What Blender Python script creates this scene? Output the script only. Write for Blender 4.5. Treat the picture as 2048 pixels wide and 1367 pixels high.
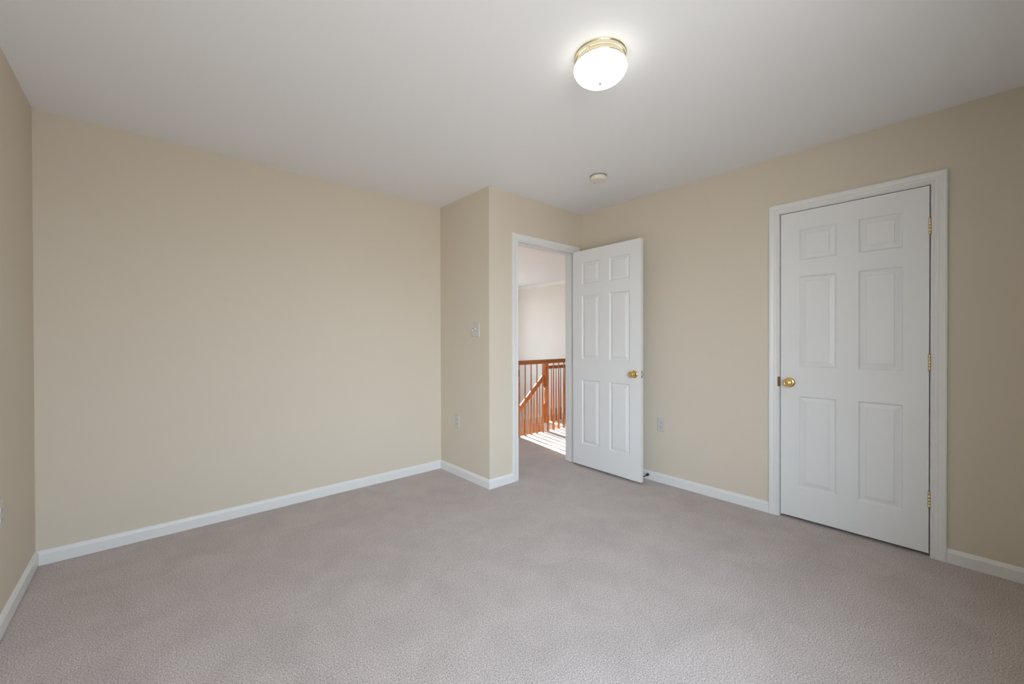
import bpy, bmesh, math, random
from mathutils import Vector, Matrix

# ------------------------------------------------------------------ scene, camera, light, exposure
S = bpy.context.scene
for o in list(bpy.data.objects):
    bpy.data.objects.remove(o)
C = S.collection
S.view_settings.view_transform = 'Standard'
S.view_settings.look = 'None'
S.view_settings.gamma = 1.0
S.view_settings.use_curve_mapping = False
S.view_settings.exposure = 0.0

# room plan in metres: X along the long plain wall, Y away from the window wall, Z up
H = 2.44                    # ceiling
XL, XR, XW = -0.4706, 2.0373, 3.2074     # left wall, return wall, closet wall
YA, YD, YB = 3.3146, 2.5793, -0.30       # long wall, doorway wall, window wall
CAM_H = 1.2019
yaw, pit, rol = 0.724374, -0.0052852, -0.0022643
F = Vector((math.sin(yaw)*math.cos(pit), math.cos(yaw)*math.cos(pit), math.sin(pit)))
R = Vector((math.cos(yaw), -math.sin(yaw), 0))
U = R.cross(F)
R2 = R*math.cos(rol) + U*math.sin(rol)
U2 = -R*math.sin(rol) + U*math.cos(rol)
cam = bpy.data.cameras.new('camera')
cam.sensor_width = 36.0
cam.lens = 814.67/2048*36.0
cam.clip_start = 0.02
cam_o = bpy.data.objects.new('camera', cam)
M = Matrix((R2, U2, -F)).transposed().to_4x4()
M.translation = Vector((0, 0, CAM_H))
cam_o.matrix_world = M
C.objects.link(cam_o)
S.camera = cam_o

# daylight: a pale sky with a warm bright ground below the horizon
world = bpy.data.worlds.new('daylight')
S.world = world
world.use_nodes = True
nt = world.node_tree
nt.nodes.clear()
n_out = nt.nodes.new('ShaderNodeOutputWorld')
n_bg = nt.nodes.new('ShaderNodeBackground')
n_tc = nt.nodes.new('ShaderNodeTexCoord')
n_sep = nt.nodes.new('ShaderNodeSeparateXYZ')
n_ramp = nt.nodes.new('ShaderNodeValToRGB')
n_map = nt.nodes.new('ShaderNodeMapRange')
n_map.inputs[1].default_value = -1.0
n_map.inputs[2].default_value = 1.0
cr = n_ramp.color_ramp
cr.elements[0].position = 0.46
cr.elements[0].color = (0.50, 0.50, 0.495, 1)
cr.elements[1].position = 0.54
cr.elements[1].color = (0.80, 0.92, 1.06, 1)
e = cr.elements.new(0.95)
e.color = (0.66, 0.85, 1.06, 1)
nt.links.new(n_tc.outputs['Generated'], n_sep.inputs[0])
nt.links.new(n_sep.outputs['Z'], n_map.inputs[0])
nt.links.new(n_map.outputs[0], n_ramp.inputs[0])
# added brightness lobe in the sky, aimed at the right and doorway walls
n_dot = nt.nodes.new('ShaderNodeVectorMath')
n_dot.operation = 'DOT_PRODUCT'
n_dot.inputs[1].default_value = (-0.79, -0.61, 0.05)
n_lobe = nt.nodes.new('ShaderNodeMapRange')
n_lobe.inputs[1].default_value = 0.57
n_lobe.inputs[2].default_value = 0.97
n_lobe.inputs[3].default_value = 0.54
n_lobe.inputs[4].default_value = 1.30
n_mul = nt.nodes.new('ShaderNodeVectorMath')
n_mul.operation = 'SCALE'
n_front = nt.nodes.new('ShaderNodeMapRange')      # added sky fill for the stair hall, never above the lobe's minimum
n_front.inputs[1].default_value = 0.0
n_front.inputs[2].default_value = 0.4
n_front.inputs[3].default_value = 0.0
n_front.inputs[4].default_value = 0.30
n_max = nt.nodes.new('ShaderNodeMath')
n_max.operation = 'MAXIMUM'
nt.links.new(n_sep.outputs['Y'], n_front.inputs[0])
nt.links.new(n_lobe.outputs[0], n_max.inputs[0])
nt.links.new(n_front.outputs[0], n_max.inputs[1])
nt.links.new(n_tc.outputs['Generated'], n_dot.inputs[0])
nt.links.new(n_dot.outputs['Value'], n_lobe.inputs[0])
nt.links.new(n_ramp.outputs[0], n_mul.inputs[0])
nt.links.new(n_max.outputs[0], n_mul.inputs['Scale'])
nt.links.new(n_mul.outputs[0], n_bg.inputs['Color'])
n_bg.inputs['Strength'].default_value = 17.4
nt.links.new(n_bg.outputs[0], n_out.inputs['Surface'])

sun = bpy.data.lights.new('sun', 'SUN')
sun.energy = 34.0
sun.angle = math.radians(0.6)
sun.color = (1.0, 0.97, 0.92)
sun_o = bpy.data.objects.new('sun', sun)
SUN_EL = math.radians(24)
sun_dir = Vector((-0.19*math.cos(SUN_EL), -0.98*math.cos(SUN_EL), -math.sin(SUN_EL)))
sun_o.rotation_euler = sun_dir.to_track_quat('-Z', 'Y').to_euler()
sun_o.location = (5, 9, 5)
C.objects.link(sun_o)

LAMP_STRENGTH = 3.3
LAMP_COLOR = (1.0, 0.99, 0.96)

# assumed window openings: bedroom window behind the camera, stair-hall window
BW = (-0.40, 1.10, 0.35, 2.10)      # x0, x1, z0, z1 in wall Y = YB
YF = 7.4                            # front wall of the stair hall
HW = (4.08, 5.62, 0.30, 2.30)      # x0, x1, z0, z1 in wall Y = YF
HL = (4.40, 5.20, 0.60, 2.10)      # y0, y1, z0, z1 in wall X = XH0, added for hall light
XH0, XH1 = XR + 0.115, 6.50        # stair hall left and right walls


def portal(name, x0, x1, z0, z1, y, facing, side=False):
    l = bpy.data.lights.new(name, 'AREA')
    l.shape = 'RECTANGLE'
    l.size = x1 - x0
    l.size_y = z1 - z0
    l.cycles.is_portal = True
    o = bpy.data.objects.new(name, l)
    o.location = (y, (x0+x1)/2, (z0+z1)/2) if side else ((x0+x1)/2, y, (z0+z1)/2)
    o.rotation_euler = Vector((facing, 0, 0) if side else (0, facing, 0)).to_track_quat('-Z', 'Z').to_euler()
    C.objects.link(o)


portal('bedroom_window_portal', BW[0], BW[1], BW[2], BW[3], YB-0.13, 1)
portal('added_hall_window_portal', HL[0], HL[1], HL[2], HL[3], XR-0.02, 1, True)
portal('stair_window_portal', HW[0], HW[1], HW[2], HW[3], YF+0.13, -1)


# ------------------------------------------------------------------ materials
def material(name):
    m = bpy.data.materials.new(name)
    m.use_nodes = True
    t = m.node_tree
    b = t.nodes['Principled BSDF']
    return m, t, b


def add_bump(t, b, scale, strength, dist, detail=3, stretch=None):
    tc = t.nodes.new('ShaderNodeTexCoord')
    nz = t.nodes.new('ShaderNodeTexNoise')
    nz.inputs['Scale'].default_value = scale
    nz.inputs['Detail'].default_value = detail
    src = tc.outputs['Object']
    if stretch:
        mp = t.nodes.new('ShaderNodeMapping')
        mp.inputs['Scale'].default_value = stretch
        t.links.new(src, mp.inputs[0])
        src = mp.outputs[0]
    t.links.new(src, nz.inputs['Vector'])
    bp = t.nodes.new('ShaderNodeBump')
    bp.inputs['Strength'].default_value = strength
    bp.inputs['Distance'].default_value = dist
    t.links.new(nz.outputs['Fac'], bp.inputs['Height'])
    t.links.new(bp.outputs[0], b.inputs['Normal'])
    return nz


def plain(name, col, rough=0.5, metal=0.0, bump=None, spec=0.5):
    m, t, b = material(name)
    b.inputs['Base Color'].default_value = (*col, 1)
    b.inputs['Roughness'].default_value = rough
    b.inputs['Metallic'].default_value = metal
    b.inputs['Specular IOR Level'].default_value = spec
    if bump:
        add_bump(t, b, *bump)
    return m


def mat_carpet():
    m, t, b = material('carpet')
    tc = t.nodes.new('ShaderNodeTexCoord')
    fine = t.nodes.new('ShaderNodeTexNoise')
    fine.inputs['Scale'].default_value = 205
    fine.inputs['Detail'].default_value = 4
    fine.inputs['Roughness'].default_value = 0.65
    t.links.new(tc.outputs['Object'], fine.inputs['Vector'])
    r = t.nodes.new('ShaderNodeValToRGB')
    r.color_ramp.elements[0].position = 0.33
    r.color_ramp.elements[0].color = (0.26, 0.212, 0.192, 1)
    r.color_ramp.elements[1].position = 0.66
    r.color_ramp.elements[1].color = (0.87, 0.77, 0.725, 1)
    t.links.new(fine.outputs['Fac'], r.inputs[0])
    # patches where the pile leans another way
    nap = t.nodes.new('ShaderNodeTexNoise')
    nap.inputs['Scale'].default_value = 4.2
    nap.inputs['Detail'].default_value = 7
    nap.inputs['Roughness'].default_value = 0.62
    nap.inputs['Distortion'].default_value = 0.6
    t.links.new(tc.outputs['Object'], nap.inputs['Vector'])
    mr = t.nodes.new('ShaderNodeMapRange')
    mr.inputs[1].default_value = 0.35
    mr.inputs[2].default_value = 0.62
    mr.inputs[3].default_value = 0.90
    mr.inputs[4].default_value = 1.02
    t.links.new(nap.outputs['Fac'], mr.inputs[0])
    mx = t.nodes.new('ShaderNodeVectorMath')
    mx.operation = 'SCALE'
    t.links.new(r.outputs[0], mx.inputs[0])
    t.links.new(mr.outputs[0], mx.inputs['Scale'])
    t.links.new(mx.outputs[0], b.inputs['Base Color'])
    b.inputs['Roughness'].default_value = 0.95
    b.inputs['Specular IOR Level'].default_value = 0.1
    b.inputs['Sheen Weight'].default_value = 0.15
    b.inputs['Sheen Roughness'].default_value = 0.5
    bp = t.nodes.new('ShaderNodeBump')
    bp.inputs['Strength'].default_value = 0.55
    bp.inputs['Distance'].default_value = 0.006
    t.links.new(fine.outputs['Fac'], bp.inputs['Height'])
    t.links.new(bp.outputs[0], b.inputs['Normal'])
    return m


def mat_wood(name, c0, c1, stretch):
    m, t, b = material(name)
    tc = t.nodes.new('ShaderNodeTexCoord')
    mp = t.nodes.new('ShaderNodeMapping')
    mp.inputs['Scale'].default_value = stretch
    nz = t.nodes.new('ShaderNodeTexNoise')
    nz.inputs['Scale'].default_value = 12
    nz.inputs['Detail'].default_value = 5
    t.links.new(tc.outputs['Object'], mp.inputs[0])
    t.links.new(mp.outputs[0], nz.inputs['Vector'])
    r = t.nodes.new('ShaderNodeValToRGB')
    r.color_ramp.elements[0].position = 0.35
    r.color_ramp.elements[0].color = (*c0, 1)
    r.color_ramp.elements[1].position = 0.65
    r.color_ramp.elements[1].color = (*c1, 1)
    t.links.new(nz.outputs['Fac'], r.inputs[0])
    t.links.new(r.outputs[0], b.inputs['Base Color'])
    b.inputs['Roughness'].default_value = 0.28
    return m


M_WALL = plain('beige_wall_paint', (0.68, 0.605, 0.495), 0.75, bump=(260, 0.05, 0.002), spec=0.25)
M_HALLWALL = plain('cream_wall_paint', (0.74, 0.70, 0.64), 0.75, bump=(260, 0.05, 0.002), spec=0.25)
M_CEIL = plain('white_ceiling_paint', (0.88, 0.88, 0.885), 0.85, bump=(200, 0.05, 0.002), spec=0.2)
M_SWITCH = plain('bright_white_plastic', (0.82, 0.81, 0.78), 0.25)
M_HINGE = plain('worn_brass', (0.70, 0.585, 0.37), 0.3, 1.0)
M_TRIM = plain('white_trim_paint', (0.79, 0.785, 0.765), 0.35)
M_DOOR = plain('white_door_paint', (0.80, 0.80, 0.79), 0.36, bump=(22, 0.10, 0.002, 4, (9, 9, 1)))
M_CARPET = mat_carpet()
M_BRASS = plain('polished_brass', (0.83, 0.60, 0.24), 0.14, 1.0)
M_PALEBRASS = plain('pale_brass', (0.86, 0.78, 0.55), 0.16, 1.0)
M_STEEL = plain('dull_steel', (0.42, 0.41, 0.39), 0.35, 1.0)
M_DARKBRASS = plain('aged_brass', (0.22, 0.13, 0.06), 0.4, 1.0)
M_RUBBER = plain('black_rubber', (0.012, 0.012, 0.012), 0.5)
M_PLASTIC = plain('white_plastic', (0.60, 0.58, 0.53), 0.3)
M_IVORY = plain('ivory_plastic', (0.83, 0.765, 0.665), 0.45)
M_VENT = plain('beige_plastic', (0.50, 0.45, 0.38), 0.5)
M_GREYPLASTIC = plain('grey_plastic', (0.30, 0.29, 0.27), 0.5)
M_SLOT = plain('dark_slot', (0.03, 0.03, 0.03), 0.6)
M_SCREW = plain('painted_screw', (0.66, 0.65, 0.62), 0.3)
M_WOOD = mat_wood('cherry_wood', (0.34, 0.108, 0.027), (0.49, 0.168, 0.046), (6, 6, 0.6))
M_RAILWOOD = mat_wood('cherry_rail_wood', (0.30, 0.092, 0.023), (0.43, 0.142, 0.038), (0.6, 6, 6))

M_GLASS, _t, _b = material('window_glass')
_t.nodes.clear()
_o = _t.nodes.new('ShaderNodeOutputMaterial')
_mix = _t.nodes.new('ShaderNodeMixShader')
_mix.inputs[0].default_value = 0.06
_tr = _t.nodes.new('ShaderNodeBsdfTransparent')
_gl = _t.nodes.new('ShaderNodeBsdfGlossy')
_gl.inputs['Roughness'].default_value = 0.02
_t.links.new(_tr.outputs[0], _mix.inputs[1])
_t.links.new(_gl.outputs[0], _mix.inputs[2])
_t.links.new(_mix.outputs[0], _o.inputs['Surface'])

M_SHADE, _t, _b = material('lit_opal_glass')
_b.inputs['Base Color'].default_value = (0.85, 0.84, 0.80, 1)
_b.inputs['Roughness'].default_value = 0.25
_b.inputs['Emission Color'].default_value = (*LAMP_COLOR, 1)
_b.inputs['Emission Strength'].default_value = LAMP_STRENGTH


# ------------------------------------------------------------------ mesh helpers
def box(bm, x0, x1, y0, y1, z0, z1):
    v = [bm.verts.new(p) for p in ((x0, y0, z0), (x1, y0, z0), (x1, y1, z0), (x0, y1, z0),
                                   (x0, y0, z1), (x1, y0, z1), (x1, y1, z1), (x0, y1, z1))]
    for f in ((3, 2, 1, 0), (4, 5, 6, 7), (0, 1, 5, 4), (1, 2, 6, 5), (2, 3, 7, 6), (3, 0, 4, 7)):
        bm.faces.new([v[i] for i in f])
    return v


def bevel_box(bm, x0, x1, y0, y1, z0, z1, w, seg=2):
    b2 = bmesh.new()
    box(b2, x0, x1, y0, y1, z0, z1)
    bmesh.ops.bevel(b2, geom=b2.edges[:], offset=w, segments=seg, affect='EDGES', profile=0.5)
    merge(bm, b2)


def merge(bm, b2, mat=None):
    vs = {}
    for v in b2.verts:
        vs[v] = bm.verts.new(mat @ v.co if mat else v.co)
    for f in b2.faces:
        try:
            nf = bm.faces.new([vs[v] for v in f.verts])
            nf.smooth = f.smooth
        except ValueError:
            pass
    b2.free()


def lathe(bm, prof, seg=32, mat=None, closed_top=False):
    """prof: list of (r, z); revolves about Z."""
    rings = []
    for r, z in prof:
        if r < 1e-6:
            p = Vector((0, 0, z))
            rings.append([bm.verts.new(mat @ p if mat else p)])
        else:
            ring = []
            for i in range(seg):
                a = 2*math.pi*i/seg
                p = Vector((r*math.cos(a), r*math.sin(a), z))
                ring.append(bm.verts.new(mat @ p if mat else p))
            rings.append(ring)
    for a, b in zip(rings, rings[1:]):
        for i in range(seg):
            j = (i+1) % seg
            if len(a) == 1 and len(b) == 1:
                continue
            if len(a) == 1:
                f = bm.faces.new((a[0], b[i], b[j]))
            elif len(b) == 1:
                f = bm.faces.new((a[i], a[j], b[0]))
            else:
                f = bm.faces.new((a[i], a[j], b[j], b[i]))
            f.smooth = True


def sweep(bm, path, prof, closed_prof=True):
    """path: list of (origin, side, out) frames; prof: list of (s, t) placed at origin + s*side + t*out."""
    rows = []
    for o, sd, ou in path:
        rows.append([bm.verts.new(Vector(o) + s*Vector(sd) + t*Vector(ou)) for s, t in prof])
    n = len(prof)
    for a, b in zip(rows, rows[1:]):
        for i in range(n if closed_prof else n-1):
            j = (i+1) % n
            bm.faces.new((a[i], a[j], b[j], b[i]))
    if closed_prof:
        bm.faces.new(rows[0])
        bm.faces.new(list(reversed(rows[-1])))


def new_object(name, bm, mat, parent=None, loc=None, smooth_angle=None):
    bmesh.ops.recalc_face_normals(bm, faces=bm.faces[:])
    me = bpy.data.meshes.new(name)
    bm.to_mesh(me)
    bm.free()
    me.materials.append(mat)
    o = bpy.data.objects.new(name, me)
    C.objects.link(o)
    if loc is not None:
        o.location = loc
    if parent is not None:
        o.parent = parent
    if smooth_angle is not None:
        me.shade_smooth()
        try:
            me.set_sharp_from_angle(angle=math.radians(smooth_angle))
        except Exception:
            pass
    return o


def tag(o, label, cat=None, group=None, kind=None):
    o['label'] = label
    if cat:
        o['category'] = cat
    if group:
        o['group'] = group
    if kind:
        o['kind'] = kind
    return o


def struct(name, bm, mat, label, cat):
    return tag(new_object(name, bm, mat), label, cat, kind='structure')


def empty(name, loc, rz=0.0):
    o = bpy.data.objects.new(name, None)
    o.empty_display_size = 0.05
    o.location = loc
    o.rotation_euler = (0, 0, rz)
    C.objects.link(o)
    return o


# ------------------------------------------------------------------ room shell
T = 0.115                      # wall thickness
OPEN_X0, OPEN_X1, OPEN_Z = 2.333, 3.119, 2.062    # rough opening of the bedroom doorway
CL_Y0, CL_Y1, CL_Z = 0.132, 0.892, 2.068          # rough opening of the closet
LOW = -2.70                    # entry level below the stair hall
Y_EDGE = 3.735                 # edge of the hall floor at the stair
Y_BACK = 4.66                  # far railing
X_NEWEL = 4.87
LAND = -0.16                   # stair landing, one step below the hall

bm = bmesh.new()
box(bm, XL-T, XH0, YB-T, YA+T, -0.25, 0)
box(bm, XH0, XW+0.9, YB-T, YD, -0.25, 0)
box(bm, XH0, XH1+T, YD, Y_EDGE, -0.25, 0)
floor = struct('floor', bm, M_CARPET, 'mauve grey cut pile carpet covering the bedroom and hall floor', 'floor')

bm = bmesh.new()
box(bm, XL-T, XH1+T, YB-T, YF+T, H, H+0.15)
struct('ceiling', bm, M_CEIL, 'flat white painted ceiling over the bedroom and the hall', 'ceiling')

bm = bmesh.new()
box(bm, XL-T, XL, YB-T, YA+T, 0, H)
struct('wall_left', bm, M_WALL, 'beige wall at the far left edge of the room', 'wall')
bm = bmesh.new()
box(bm, XL, XR, YA, YA+T, 0, H)
struct('wall_back', bm, M_WALL, 'long plain beige wall left of the wall bearing the light switch', 'wall')
bm = bmesh.new()
box(bm, XR, XR+T, YD, YA+T, 0, H)
struct('wall_return', bm, M_WALL, 'short beige return wall with the light switch and an outlet', 'wall')
bm = bmesh.new()
box(bm, XR+T, OPEN_X0, YD, YD+T, 0, H)
box(bm, OPEN_X1, XH1, YD, YD+T, 0, H)
box(bm, OPEN_X0, OPEN_X1, YD, YD+T, OPEN_Z, H)
struct('wall_doorway', bm, M_WALL, 'narrow beige wall around the open bedroom doorway', 'wall')
bm = bmesh.new()
box(bm, XW, XW+T, YB-T, CL_Y0, 0, H)
box(bm, XW, XW+T, CL_Y1, YD, 0, H)
box(bm, XW, XW+T, CL_Y0, CL_Y1, CL_Z, H)
struct('wall_right', bm, M_WALL, 'beige wall on the right holding the closed closet door', 'wall')
bm = bmesh.new()
box(bm, XW+T, XW+0.8, -0.3, -0.2, 0, H)
box(bm, XW+T, XW+0.8, 1.25, 1.35, 0, H)
box(bm, XW+0.8, XW+0.9, -0.3, 1.35, 0, H)
struct('wall_closet', bm, M_WALL, 'walls of the dark closet behind the closed door', 'wall')
bm = bmesh.new()
x0, x1, z0, z1 = BW
box(bm, XL, x0, YB-T, YB, 0, H)
box(bm, x1, XW, YB-T, YB, 0, H)
box(bm, x0, x1, YB-T, YB, 0, z0)
box(bm, x0, x1, YB-T, YB, z1, H)
struct('wall_front', bm, M_WALL, 'beige wall with the bedroom window behind the viewer', 'wall')

# stair hall shell
bm = bmesh.new()
box(bm, XH1, XH1+T, YD, YF+T, LOW, H)
struct('wall_hall_right', bm, M_HALLWALL, 'cream hall wall seen through the doorway beyond the stair railing', 'wall')
bm = bmesh.new()
y0, y1, z0, z1 = HL
box(bm, XR, XH0, YA+T, y0, LOW, H)
box(bm, XR, XH0, y1, YF+T, LOW, H)
box(bm, XR, XH0, y0, y1, LOW, z0)
box(bm, XR, XH0, y0, y1, z1, H)
struct('wall_hall_left', bm, M_HALLWALL, 'cream hall wall hidden left of the doorway', 'wall')
bm = bmesh.new()
x0, x1, z0, z1 = HW
box(bm, XH0, x0, YF, YF+T, LOW, H)
box(bm, x1, XH1, YF, YF+T, LOW, H)
box(bm, x0, x1, YF, YF+T, LOW, z0)
box(bm, x0, x1, YF, YF+T, z1, H)
struct('wall_hall_front', bm, M_HALLWALL, 'cream hall wall with the tall window that lets the sun in', 'wall')
bm = bmesh.new()
box(bm, XH0, XH1, Y_EDGE-0.115, Y_EDGE-0.001, LOW, -0.25)
struct('wall_stair', bm, M_HALLWALL, 'cream wall under the hall floor beside the stair', 'wall')
bm = bmesh.new()
box(bm, XH0, XH1, Y_EDGE-0.115, YF, LOW-0.15, LOW)
struct('floor_entry', bm, M_CARPET, 'carpeted entry floor at the foot of the stair', 'floor')

# stair flight with landing: carpeted treads going down to the left behind the front railing
bm = bmesh.new()
box(bm, X_NEWEL-0.03, XH1, Y_EDGE, Y_BACK+0.05, LAND-0.2, LAND)
for k in range(10):
    xa = X_NEWEL - 0.03 - 0.255*(k+1)
    z = LAND - 0.19*(k+1)
    box(bm, xa, xa+0.255, Y_EDGE, Y_BACK+0.05, z-0.25, z)
    box(bm, xa-0.02, xa, Y_EDGE, Y_BACK+0.05, z-0.03, z)
tag(new_object('staircase', bm, M_CARPET), 'carpeted stair going down behind the nearer wooden hall railing', 'stairs', kind='structure')


# unseen windows put in for daylight (behind the viewer and in the stair hall)
def window(name, x0, x1, z0, z1, y, cols, label, side=False):
    turn = Matrix(((0, 1, 0, 0), (1, 0, 0, 0), (0, 0, 1, 0), (0, 0, 0, 1)))
    bm = bmesh.new()
    w = 0.05
    box(bm, x0, x0+w, y-0.05, y+0.03, z0, z1)
    box(bm, x1-w, x1, y-0.05, y+0.03, z0, z1)
    box(bm, x0+w, x1-w, y-0.05, y+0.03, z1-w, z1)
    box(bm, x0+w, x1-w, y-0.05, y+0.03, z0, z0+w)
    zm = (z0+z1)/2
    box(bm, x0+w, x1-w, y-0.035, y+0.015, zm-0.022, zm+0.022)
    for k in range(1, cols):
        xm = x0 + (x1-x0)*k/cols
        box(bm, xm-0.03, xm+0.03, y-0.04, y+0.02, z0+w, z1-w)
    if side:
        bmesh.ops.transform(bm, matrix=turn, verts=bm.verts[:])
    o = struct(name, bm, M_TRIM, label, 'window')
    bm = bmesh.new()
    box(bm, x0+w, x1-w, y-0.012, y-0.008, z0+w, z1-w)
    if side:
        bmesh.ops.transform(bm, matrix=turn, verts=bm.verts[:])
    new_object('window_pane', bm, M_GLASS, o)
    return o


window('window_1', *BW, YB-0.06, 2, 'unseen white double bedroom window behind the viewer')
window('added_window_3', *HL, XR+0.055, 2, 'unseen white double hall window added left of the doorway for hall light', True)  # unseen side window added only to lift the light in the hall
window('window_2', *HW, YF+0.06, 3, 'tall white hall window out of sight beside the stair')

# crown moulding on the far hall wall
bm = bmesh.new()
sweep(bm, [((XH1, YD+T, H), (-1, 0, 0), (0, 0, -1)), ((XH1, YF, H), (-1, 0, 0), (0, 0, -1))],
      [(0, 0), (0.05, 0), (0.05, 0.012), (0.03, 0.03), (0.012, 0.055), (0.012, 0.065), (0, 0.065)])
struct('trim_hall', bm, M_TRIM, 'white crown moulding along the top of the far hall wall', 'moulding')

# baseboards
BB = [(0, 0), (0.013, 0), (0.013, 0.0555), (0.0120, 0.0585), (0.0060, 0.0700), (0.0030, 0.0745), (0, 0.0755)]


def baseboard(name, frames, label):
    bm = bmesh.new()
    sweep(bm, [(o, sd, (0, 0, 1)) for o, sd in frames], BB)
    return struct(name, bm, M_TRIM, label, 'baseboard')


baseboard('baseboard_left', [((XL, YB, 0.006), (1, 0, 0)), ((XL, YA, 0.006), (1, -1, 0))], 'white baseboard along the wall at the left edge')
baseboard('baseboard_back', [((XL, YA, 0), (1, -1, 0)), ((XR, YA, 0), (-1, -1, 0))], 'white baseboard along the long plain wall')
baseboard('baseboard_return', [((XR, YA, 0), (-1, -1, 0)), ((XR, YD, 0), (-1, -1, 0))], 'white baseboard under the light switch wall')
baseboard('baseboard_doorway', [((XR, YD, 0), (-1, -1, 0)), ((2.2865, YD, 0), (0, -1, 0))], 'short white baseboard left of the doorway')
baseboard('baseboard_right', [((XW, YD, 0), (-1, 0, 0)), ((XW, 0.9335, 0), (-1, 0, 0))], 'white baseboard between the open door and the closet')
baseboard('baseboard_near', [((XW, 0.0895, 0), (-1, 0, 0)), ((XW, YB, 0), (-1, 0, 0))], 'white baseboard right of the closet door')

# door casings: moulded profile (s = away from the opening, t = out of the wall)
CAS = [(0, 0), (0, 0.008), (0.003, 0.0105), (0.009, 0.0105), (0.012, 0.0085), (0.016, 0.0085), (0.021, 0.012),
       (0.026, 0.0135), (0.030, 0.012), (0.033, 0.012), (0.047, 0.0165), (0.054, 0.0175), (0.060, 0.0155), (0.062, 0.011), (0.062, 0)]


def casing(bm, a0, a1, ztop, along, out, origin):
    """three mitred sides round an opening a0..a1 wide; along/out are unit vectors, origin fixes the wall plane."""
    al, ou = Vector(along), Vector(out)
    o = Vector(origin)
    up = Vector((0, 0, 1))
    p = [(o+al*a0, -al, ou), (o+al*a0+up*ztop, -al+up, ou), (o+al*a1+up*ztop, al+up, ou), (o+al*a1, al, ou)]
    rows = []
    for oo, sd, ot in p:
        rows.append([bm.verts.new(oo + s*sd + t*ot) for s, t in CAS])
    n = len(CAS)
    for a, b in zip(rows, rows[1:]):
        for i in range(n):
            j = (i+1) % n
            bm.faces.new((a[i], a[j], b[j], b[i]))
    bm.faces.new(rows[0])
    bm.faces.new(list(reversed(rows[-1])))


# bedroom doorway: casing, jambs and stops
JX0, JX1, JZ = 2.352, 3.1000, 2.042        # clear opening between the jambs
bm = bmesh.new()
casing(bm, JX0-0.005, JX1+0.005, JZ+0.005, (1, 0, 0), (0, -1, 0), (0, YD, 0))
casing(bm, JX0-0.005, JX1+0.005, JZ+0.005, (1, 0, 0), (0, 1, 0), (0, YD+T, 0))
trim1 = struct('trim_1', bm, M_TRIM, 'white moulded casing around the open bedroom doorway', 'door casing')
bm = bmesh.new()
box(bm, JX0-0.019, JX0, YD, YD+T, 0, JZ+0.019)
box(bm, JX1, JX1+0.019, YD, YD+T, 0, JZ+0.019)
box(bm, JX0, JX1, YD, YD+T, JZ, JZ+0.019)
box(bm, JX0, JX0+0.011, YD+0.040, YD+0.074, 0, JZ)
box(bm, JX1-0.011, JX1, YD+0.040, YD+0.074, 0, JZ)
box(bm, JX0+0.011, JX1-0.011, YD+0.040, YD+0.074, JZ-0.011, JZ)
new_object('door_jamb', bm, M_TRIM, trim1)
bm = bmesh.new()
box(bm, JX0, JX0+0.0025, YD-0.013, YD+0.034, 0.886, 0.945)
box(bm, JX0-0.0065, JX0, YD-0.0135, YD-0.0105, 0.886, 0.945)
sp = new_object('strike_plate', bm, M_DARKBRASS, trim1)

# closet: casing, jambs and stops
CJ0, CJ1, CJZ = 0.1525, 0.8690, 2.0490
bm = bmesh.new()
casing(bm, CJ0-0.003, CJ1+0.003, CJZ+0.004, (0, 1, 0), (-1, 0, 0), (XW, 0, 0))
trim2 = struct('trim_2', bm, M_TRIM, 'white moulded casing around the closed closet door', 'door casing')
bm = bmesh.new()
box(bm, XW, XW+T, CJ0-0.019, CJ0, 0, CJZ+0.019)
box(bm, XW, XW+T, CJ1, CJ1+0.019, 0, CJZ+0.019)
box(bm, XW, XW+T, CJ0, CJ1, CJZ, CJZ+0.019)
box(bm, XW+0.045, XW+0.08, CJ0, CJ0+0.011, 0, CJZ)
box(bm, XW+0.045, XW+0.08, CJ1-0.011, CJ1, 0, CJZ)
box(bm, XW+0.045, XW+0.08, CJ0+0.011, CJ1-0.011, CJZ-0.011, CJZ)
new_object('door_jamb', bm, M_TRIM, trim2)
# brass lip of the strike plate curling round the jamb edge
bm = bmesh.new()
bevel_box(bm, XW-0.0125, XW+0.004, CJ1-0.0015, CJ1+0.011, 0.882, 0.948, 0.0025)
new_object('strike_plate', bm, M_DARKBRASS, trim2)


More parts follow.
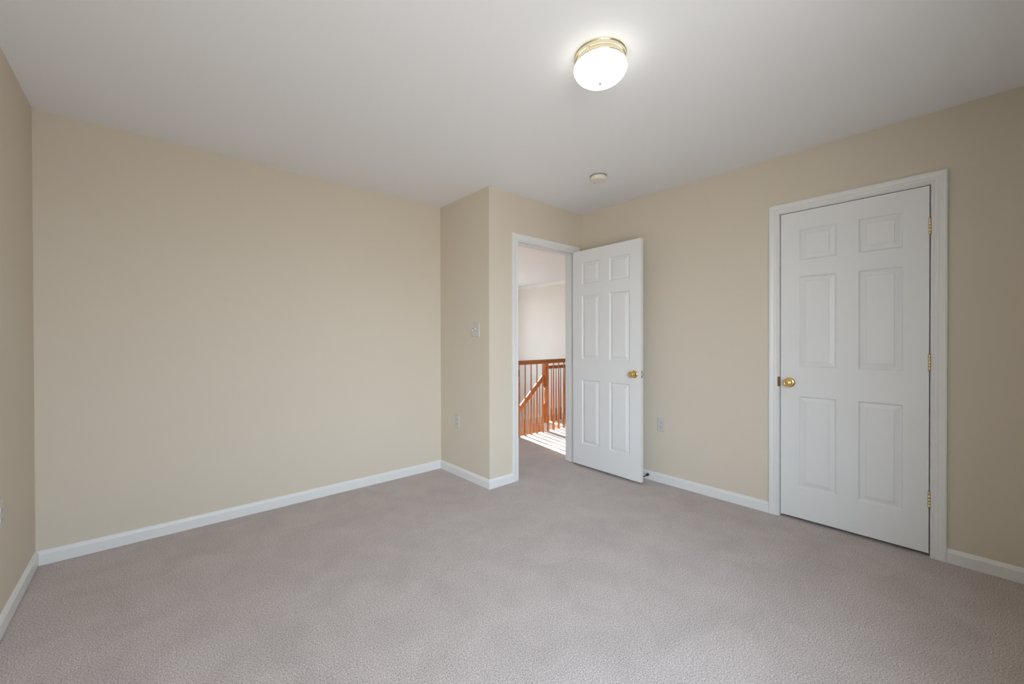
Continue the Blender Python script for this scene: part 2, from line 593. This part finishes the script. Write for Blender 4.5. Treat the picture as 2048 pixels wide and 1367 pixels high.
# ------------------------------------------------------------------ six-panel doors
def six_panel(bm, w, z0, z1, th):
    """slab: x 0..w from the hinge, y 0..th, both faces with six raised panels."""
    xs = [0, 0.103*w/0.709, 0.303*w/0.709, 0.406*w/0.709, 0.606*w/0.709, w]
    zs = [z0, 0.222, 0.827, 1.017, 1.618, 1.722, 1.928, z1]
    prof = [(0.0025, 0.0010), (0.007, 0.0075), (0.010, 0.0110), (0.0135, 0.0110), (0.017, 0.0095), (0.037, 0.0030), (0.0395, 0.0008)]
    for side in (0, 1):
        yf = 0.0 if side == 0 else th
        sg = 1 if side == 0 else -1
        g = {}

        def V(i, j):
            if (i, j) not in g:
                g[(i, j)] = bm.verts.new((xs[i], yf, zs[j]))
            return g[(i, j)]
        for i in range(5):
            for j in range(7):
                q = [V(i, j), V(i+1, j), V(i+1, j+1), V(i, j+1)]
                if i in (1, 3) and j in (1, 3, 5):
                    prev = q
                    for ins, dep in prof:
                        ring = [bm.verts.new((x, yf+sg*dep, z)) for x, z in (
                            (xs[i]+ins, zs[j]+ins), (xs[i+1]-ins, zs[j]+ins), (xs[i+1]-ins, zs[j+1]-ins), (xs[i]+ins, zs[j+1]-ins))]
                        for k in range(4):
                            l = (k+1) % 4
                            bm.faces.new((prev[k], prev[l], ring[l], ring[k]))
                        prev = ring
                    bm.faces.new(prev)
                else:
                    bm.faces.new(q)
    # edges of the slab
    a = [(0, z0), (w, z0), (w, z1), (0, z1)]
    for k in range(4):
        (xa, za), (xb, zb) = a[k], a[(k+1) % 4]
        bm.faces.new([bm.verts.new(p) for p in ((xa, 0, za), (xb, 0, zb), (xb, th, zb), (xa, th, za))])
    bmesh.ops.remove_doubles(bm, verts=bm.verts[:], dist=1e-5)


KNOB = [(0, 0), (0.032, 0), (0.0325, 0.003), (0.030, 0.006), (0.022, 0.009), (0.014, 0.011), (0.0115, 0.016), (0.0115, 0.024),
        (0.015, 0.028), (0.021, 0.032), (0.0255, 0.038), (0.0270, 0.045), (0.0260, 0.052), (0.0225, 0.057), (0.0175, 0.0595), (0.0165, 0.0585),
        (0.0150, 0.0580), (0.0135, 0.0600), (0.008, 0.0612), (0, 0.0615)]
ROSE = KNOB[:6]


def knob(parent, pos, direction):
    """round brass knob pointing along direction (local coordinates of the parent)."""
    q = Vector(direction).to_track_quat('Z', 'X').to_matrix().to_4x4()
    q.translation = Vector(pos)
    bm = bmesh.new()
    lathe(bm, KNOB[5:], 40, q)
    k = new_object('door_knob', bm, M_BRASS, parent)
    bm = bmesh.new()
    lathe(bm, [(0, 0)] + ROSE[1:] + [(0.0, 0.0112)], 40, q)
    new_object('rosette', bm, M_BRASS, k)
    return k


def hinge(parent, x, y, z, leaf, name='hinge'):
    """five-knuckle butt hinge with its barrel at x, y and centre height z; leaf is the direction towards the jamb."""
    bm = bmesh.new()
    r = 0.0063
    zz = z-0.0445
    prof = [(0, zz-0.003), (0.0045, zz-0.003), (0.005, zz)]
    for k in range(5):
        a, b = zz+k*0.0178, zz+(k+1)*0.0178
        prof += [(r-0.0012, a), (r, a+0.0008), (r, b-0.0008), (r-0.0012, b)]
    prof += [(0.005, zz+0.089), (0.0045, zz+0.092), (0, zz+0.092)]
    q = Matrix.Translation((x, y, 0))
    lathe(bm, prof, 20, q)
    h = new_object(name, bm, M_HINGE, parent)
    bm = bmesh.new()
    lx, ly = leaf
    box(bm, min(x, x+lx)-(0.001 if lx == 0 else 0), max(x, x+lx)+(0.001 if lx == 0 else 0),
        min(y, y+ly)-(0.001 if ly == 0 else 0), max(y, y+ly)+(0.001 if ly == 0 else 0), zz, zz+0.089)
    new_object('hinge_leaf', bm, M_DARKBRASS, h)
    return h


# closet door: hinged at its right edge (small Y), face flush with the wall
bm = bmesh.new()
six_panel(bm, 0.7070, 0.018, 2.0445, 0.035)
# local x -> +Y, local y -> +X
bmesh.ops.transform(bm, matrix=Matrix(((0, 1, 0, 0), (1, 0, 0, 0), (0, 0, 1, 0), (0, 0, 0, 1))), verts=bm.verts[:])
door2 = new_object('door_2', bm, M_DOOR)
door2.location = (XW+0.001, 0.1575, 0)
tag(door2, 'closed white six panel closet door on the right wall', 'door', kind='structure')
knob(door2, (0, 0.6545, 0.913), (-1, 0, 0))
for z in (1.82, 1.072, 0.315):
    hinge(door2, -0.0062, -0.002, z, (0.034, 0))

# bedroom door: hinged at the right jamb and swung into the room a little past square
ANG = math.radians(2.1)
bm = bmesh.new()
six_panel(bm, 0.7430, 0.020, 2.0385, 0.035)
# local x (from the hinge) -> -Y, local y (from visible face to back) -> +X
bmesh.ops.transform(bm, matrix=Matrix(((0, 1, 0, 0), (-1, 0, 0, 0), (0, 0, 1, 0), (0, 0, 0, 1))), verts=bm.verts[:])
door1 = new_object('door_1', bm, M_DOOR)
door1.location = (3.0450, 2.5530, 0)
door1.rotation_euler = (0, 0, -ANG)
tag(door1, 'white six panel bedroom door standing open against the right wall', 'door', kind='structure')
knob(door1, (0, -0.6830, 0.913), (-1, 0, 0))
knob(door1, (0.035, -0.6830, 0.913), (1, 0, 0))
for z in (1.82, 1.072, 0.315):
    hinge(door1, 0.0405, 0.004, z, (-0.032, 0))
bm = bmesh.new()
bevel_box(bm, 0.006, 0.029, -0.7438, -0.7420, 0.885, 0.942, 0.0006, 1)
lp = new_object('latch_plate', bm, M_STEEL, door1)
bm = bmesh.new()
bevel_box(bm, 0.011, 0.025, -0.7520, -0.7435, 0.905, 0.922, 0.002)
new_object('latch_bolt', bm, M_PALEBRASS, lp)
for z in (0.890, 0.937):
    bm = bmesh.new()
    lathe(bm, [(0, 0), (0.0042, 0), (0.0036, 0.0012), (0, 0.0014)], 12,
          Matrix.Translation((0.0175, -0.7437, z)) @ Matrix.Rotation(math.radians(90), 4, 'X'))
    new_object('screw', bm, M_SLOT, lp)
# door stop screwed to the back of the door, rubber tip towards the baseboard
qs = Vector((1, -0.16, 0.17)).to_track_quat('Z', 'X').to_matrix().to_4x4()
qs.translation = Vector((0.035, -0.7250, 0.0505))
bm = bmesh.new()
lathe(bm, [(0, 0), (0.011, 0), (0.011, 0.004), (0.006, 0.008), (0.0042, 0.02), (0.0042, 0.066), (0, 0.066)], 20, qs)
ds = new_object('door_stop', bm, M_DARKBRASS, door1)
bm = bmesh.new()
lathe(bm, [(0, 0.060), (0.006, 0.060), (0.010, 0.066), (0.011, 0.074), (0.011, 0.084), (0.008, 0.088), (0, 0.089)], 20, qs)
new_object('rubber_tip', bm, M_RUBBER, ds)

# ------------------------------------------------------------------ ceiling lamp
LX, LY = 1.4735, 1.080
lamp = empty('ceiling_lamp', (LX, LY, H))
tag(lamp, 'lit flush ceiling lamp with brass rim and white glass bowl', 'lamp')
bm = bmesh.new()
lathe(bm, [(0, 0), (0.1115, 0), (0.1125, -0.003), (0.1115, -0.006), (0.1095, -0.0075), (0.1100, -0.0185), (0.1093, -0.020),
           (0.1055, -0.0215), (0.1050, -0.0245), (0.1062, -0.026), (0.1068, -0.037), (0.1050, -0.0392), (0.095, -0.040), (0, -0.040)], 72)
pan = new_object('mounting_pan', bm, M_PALEBRASS, lamp, smooth_angle=35)
for k in range(3):
    a = math.radians(190 + 120*k)
    q = Vector((math.cos(a), math.sin(a), 0)).to_track_quat('Z', 'X').to_matrix().to_4x4()
    q.translation = Vector((0.1045*math.cos(a), 0.1045*math.sin(a), -0.0315))
    bm = bmesh.new()
    lathe(bm, [(0, 0), (0.0035, 0), (0.0035, 0.008), (0.005, 0.009), (0.005, 0.013), (0, 0.0135)], 14, q)
    new_object('thumb_screw', bm, M_PALEBRASS, pan)
bm = bmesh.new()
lathe(bm, [(0.093, -0.0375), (0.101, -0.039), (0.1085, -0.0425), (0.1130, -0.0485), (0.1145, -0.056), (0.1130, -0.066), (0.1075, -0.078),
           (0.0975, -0.090), (0.0835, -0.1005), (0.0660, -0.1090), (0.0450, -0.1145), (0.0220, -0.1175), (0, -0.1182)], 72)
new_object('glass_shade', bm, M_SHADE, lamp)
bm = bmesh.new()
lathe(bm, [(0, -0.1170), (0.0060, -0.1172), (0.0065, -0.1205), (0.0045, -0.1235), (0.0030, -0.1270), (0, -0.1285)], 20)
new_object('finial', bm, M_GREYPLASTIC, lamp)

# ------------------------------------------------------------------ smoke detector
sd = empty('smoke_detector', (2.540, 1.880, H))
tag(sd, 'round ivory smoke detector on the ceiling near the doorway', 'smoke detector')
bm = bmesh.new()
lathe(bm, [(0, 0), (0.0625, 0), (0.0635, -0.003), (0.0625, -0.008), (0.057, -0.009), (0, -0.009)], 48)
new_object('mounting_base', bm, M_GREYPLASTIC, sd, smooth_angle=35)
bm = bmesh.new()
lathe(bm, [(0, -0.008), (0.0585, -0.009), (0.0600, -0.013), (0.0600, -0.028), (0.0575, -0.0335), (0.050, -0.0375), (0.036, -0.0385),
           (0.034, -0.0375), (0.024, -0.0375), (0.022, -0.040), (0, -0.0405)], 48)
sb = new_object('cover', bm, M_IVORY, sd, smooth_angle=35)
bm = bmesh.new()
lathe(bm, [(0, 0), (0.006, 0), (0.005, -0.003), (0, -0.0035)], 16, Matrix.Translation((0.012, 0.044, -0.0365)))
new_object('test_button', bm, M_GREYPLASTIC, sb)
for k in range(10):
    a = math.radians(36*k+8)
    bm = bmesh.new()
    box(bm, -0.007, 0.007, -0.0012, 0.0012, -0.0008, 0.0008)
    bmesh.ops.transform(bm, matrix=Matrix.Translation((0.0598*math.cos(a), 0.0598*math.sin(a), -0.0255))
                        @ Matrix.Rotation(a+math.pi/2, 4, 'Z'), verts=bm.verts[:])
    new_object('vent_slot', bm, M_VENT, sb)


# ------------------------------------------------------------------ wall plates
# built in local axes: x to the viewer's right along the wall, y out of the wall towards -y, z up; centre at the origin
def plate_mesh(w, h):
    bm = bmesh.new()
    r = [(0, 0.0), (0.0, 0.0025), (0.004, 0.0062), (0.006, 0.0065)]
    prev = None
    for ins, d in r:
        ring = [bm.verts.new((sx*(w/2-ins), -d, sz*(h/2-ins))) for sx, sz in ((-1, -1), (1, -1), (1, 1), (-1, 1))]
        if prev:
            for k in range(4):
                l = (k+1) % 4
                bm.faces.new((prev[k], prev[l], ring[l], ring[k]))
        else:
            bm.faces.new(ring)
        prev = ring
    bm.faces.new(prev)
    return bm


def screw_at(parent, x, z, y=-0.0062):
    bm = bmesh.new()
    lathe(bm, [(0, 0), (0.0034, 0), (0.003, 0.0012), (0, 0.0016)], 14,
          Matrix.Translation((x, y, z)) @ Matrix.Rotation(math.radians(90), 4, 'X'))
    new_object('screw', bm, M_SCREW, parent)


def outlet(loc, rz, label):
    o = empty('wall_outlet', loc, rz)
    tag(o, label, 'outlet', 'duplex wall outlets')
    p = new_object('cover_plate', plate_mesh(0.071, 0.116), M_PLASTIC, o)
    screw_at(p, 0, 0)
    for s in (1, -1):
        bm = bmesh.new()
        zc = s*0.0195
        pts = []
        for k in range(28):                     # round face with flattened top and bottom
            a = 2*math.pi*k/28
            pts.append((0.0172*math.cos(a), max(-0.0135, min(0.0135, 0.0172*math.sin(a)))))
        a_ = [bm.verts.new((x, -0.006, zc+z)) for x, z in pts]
        b_ = [bm.verts.new((x*0.96, -0.0088, zc+z*0.96)) for x, z in pts]
        for k in range(28):
            l = (k+1) % 28
            bm.faces.new((a_[k], a_[l], b_[l], b_[k]))
        bm.faces.new(b_)
        rc = new_object('receptacle', bm, M_PLASTIC, o)
        for sx, hh in ((-0.0064, 0.0045), (0.0064, 0.0036)):
            bm = bmesh.new()
            box(bm, sx-0.0013, sx+0.0013, -0.0091, -0.0080, zc+0.003-hh, zc+0.003+hh)
            new_object('slot', bm, M_SLOT, rc)
        bm = bmesh.new()
        lathe(bm, [(0, 0), (0.0027, 0), (0.0027, 0.0011), (0, 0.0011)], 12,
              Matrix.Translation((0, -0.0080, zc-0.0075)) @ Matrix.Rotation(math.radians(90), 4, 'X'))
        new_object('ground_hole', bm, M_SLOT, rc)
    return o


# the return wall and right wall face -X: local -y must point to -X
RZ_X = -math.pi/2
outlet((XR, 3.040, 0.478), RZ_X, 'white outlet low on the short wall below the light switch')
outlet((XW, 1.733, 0.486), RZ_X, 'white outlet between the open door and the closet door')
outlet((XL, 2.628, 0.490), math.pi/2, 'white outlet cut off at the left edge, on the leftmost wall')

sw = empty('light_switch', (XR, 2.7645, 1.288), RZ_X)
tag(sw, 'white double toggle light switch beside the open doorway', 'light switch')
swp = new_object('cover_plate', plate_mesh(0.117, 0.118), M_PLASTIC, sw)
for i, (sx, tilt) in enumerate(((-0.023, 28), (0.023, -28))):
    for z in (0.030, -0.030):
        screw_at(swp, sx, z)
    bm = bmesh.new()
    box(bm, sx-0.0055, sx+0.0055, -0.0072, -0.006, -0.0125, 0.0125)
    fr = new_object('toggle_opening', bm, M_GREYPLASTIC, swp)
    bm = bmesh.new()
    bevel_box(bm, -0.0042, 0.0042, -0.017, 0.0, -0.0045, 0.0045, 0.0012, 2)
    bmesh.ops.transform(bm, matrix=Matrix.Translation((sx, -0.0062, 0)) @ Matrix.Rotation(math.radians(tilt), 4, 'X'), verts=bm.verts[:])
    new_object('toggle', bm, M_SWITCH, sw)

# ------------------------------------------------------------------ stair railings seen through the doorway
RAILP = [(-0.030, 0.0), (0.030, 0.0), (0.031, 0.018), (0.026, 0.026), (0.030, 0.034), (0.026, 0.046), (0.014, 0.052), (-0.014, 0.052),
         (-0.026, 0.046), (-0.030, 0.034), (-0.026, 0.026), (-0.031, 0.018)]


def square_prism(bm, x, y, hw, z0, z1):
    box(bm, x-hw, x+hw, y-hw, y+hw, z0, z1)


def baluster_mesh(x, y, z0, z1):
    """square foot block, then a slim turned taper up to the handrail."""
    bm = bmesh.new()
    hw = 0.0115
    square_prism(bm, x, y, hw, z0, z0+0.20)
    b0 = z0+0.20
    L = z1-b0
    lathe(bm, [(0.0, b0), (0.0140, b0), (0.0120, b0+0.012), (0.0090, b0+0.02), (0.0112, b0+0.03), (0.0095, b0+0.04), (0.0112, b0+0.10),
               (0.0108, b0+0.2), (0.0088, b0+0.6*L), (0.0068, z1), (0, z1)], 16, Matrix.Translation((x, y, 0)))
    return bm


BY = 3.699
front = empty('stair_railing', (4.2, BY, 0))
tag(front, 'nearer brown wooden stair railing right behind the open doorway', 'railing')
Pf = Vector((-4.2, -BY, 0))


def part(name, bm, mat, parent, off):
    bmesh.ops.translate(bm, vec=off, verts=bm.verts[:])
    return new_object(name, bm, mat, parent, smooth_angle=40)


bm = bmesh.new()
sweep(bm, [((XH0, BY, 0.893), (0, 1, 0), (0, 0, 1)), ((XH1, BY, 0.893), (0, 1, 0), (0, 0, 1))], RAILP)
part('handrail', bm, M_RAILWOOD, front, Pf)
k = 0
x = 3.388 - 10*0.1036
while x < XH1-0.05:
    part('baluster', baluster_mesh(x, BY, 0.0, 0.896), M_WOOD, front, Pf)
    x += 0.1036

back = empty('stair_railing', (X_NEWEL, Y_BACK, LAND))
tag(back, 'farther orange wooden stair railing with newel post and sloping handrail', 'railing')
Pb = Vector((-X_NEWEL, -Y_BACK, -LAND))
NZ = 0.868                               # top of the newel
bm = bmesh.new()
square_prism(bm, X_NEWEL, Y_BACK, 0.031, LAND, LAND+0.30)
square_prism(bm, X_NEWEL, Y_BACK, 0.031, NZ-0.435, NZ-0.02)
lathe(bm, [(0, LAND+0.30), (0.036, LAND+0.30), (0.030, LAND+0.325), (0.024, LAND+0.335), (0.032, LAND+0.35), (0.024, LAND+0.365),
           (0.029, LAND+0.42), (0.031, LAND+0.47), (0.027, NZ-0.515), (0.023, NZ-0.50), (0.032, NZ-0.48), (0.023, NZ-0.465), (0.030, NZ-0.455), (0.036, NZ-0.435), (0, NZ-0.435)],
      24, Matrix.Translation((X_NEWEL, Y_BACK, 0)))
box(bm, X_NEWEL-0.035, X_NEWEL+0.035, Y_BACK-0.035, Y_BACK+0.035, NZ-0.02, NZ)
part('newel_post', bm, M_WOOD, back, Pb)
RB = 0.723
bm = bmesh.new()
sweep(bm, [((X_NEWEL+0.031, Y_BACK, RB), (0, 1, 0), (0, 0, 1)), ((XH1, Y_BACK, RB), (0, 1, 0), (0, 0, 1))], RAILP)
part('handrail', bm, M_RAILWOOD, back, Pb)
x = X_NEWEL+0.13
while x < XH1-0.05:
    part('baluster', baluster_mesh(x, Y_BACK, LAND, RB+0.003), M_WOOD, back, Pb)
    x += 0.115
# sloping rail down the stair
SL = 0.19/0.255*1.18
d = Vector((-1, 0, -SL)).normalized()
nrm = Vector((-SL, 0, 1)).normalized()
xs0, zs0 = X_NEWEL-0.031, 0.592
p0 = Vector((xs0, Y_BACK, zs0))
x_end = XH0+0.1
p1 = Vector((x_end, Y_BACK, zs0-SL*(xs0-x_end)))
bm = bmesh.new()
sweep(bm, [(p0, (0, 1, 0), nrm), (p1, (0, 1, 0), nrm)], RAILP)
part('sloping_handrail', bm, M_RAILWOOD, back, Pb)
x = X_NEWEL-0.15
while x > x_end+0.05:
    zt = zs0-SL*(xs0-x)+0.004
    step = int((X_NEWEL-0.03-x)/0.255)+1
    zb = LAND-0.19*step
    if step > 10:
        break
    part('baluster', baluster_mesh(x, Y_BACK, zb, zt), M_WOOD, back, Pb)
    x -= 0.1275
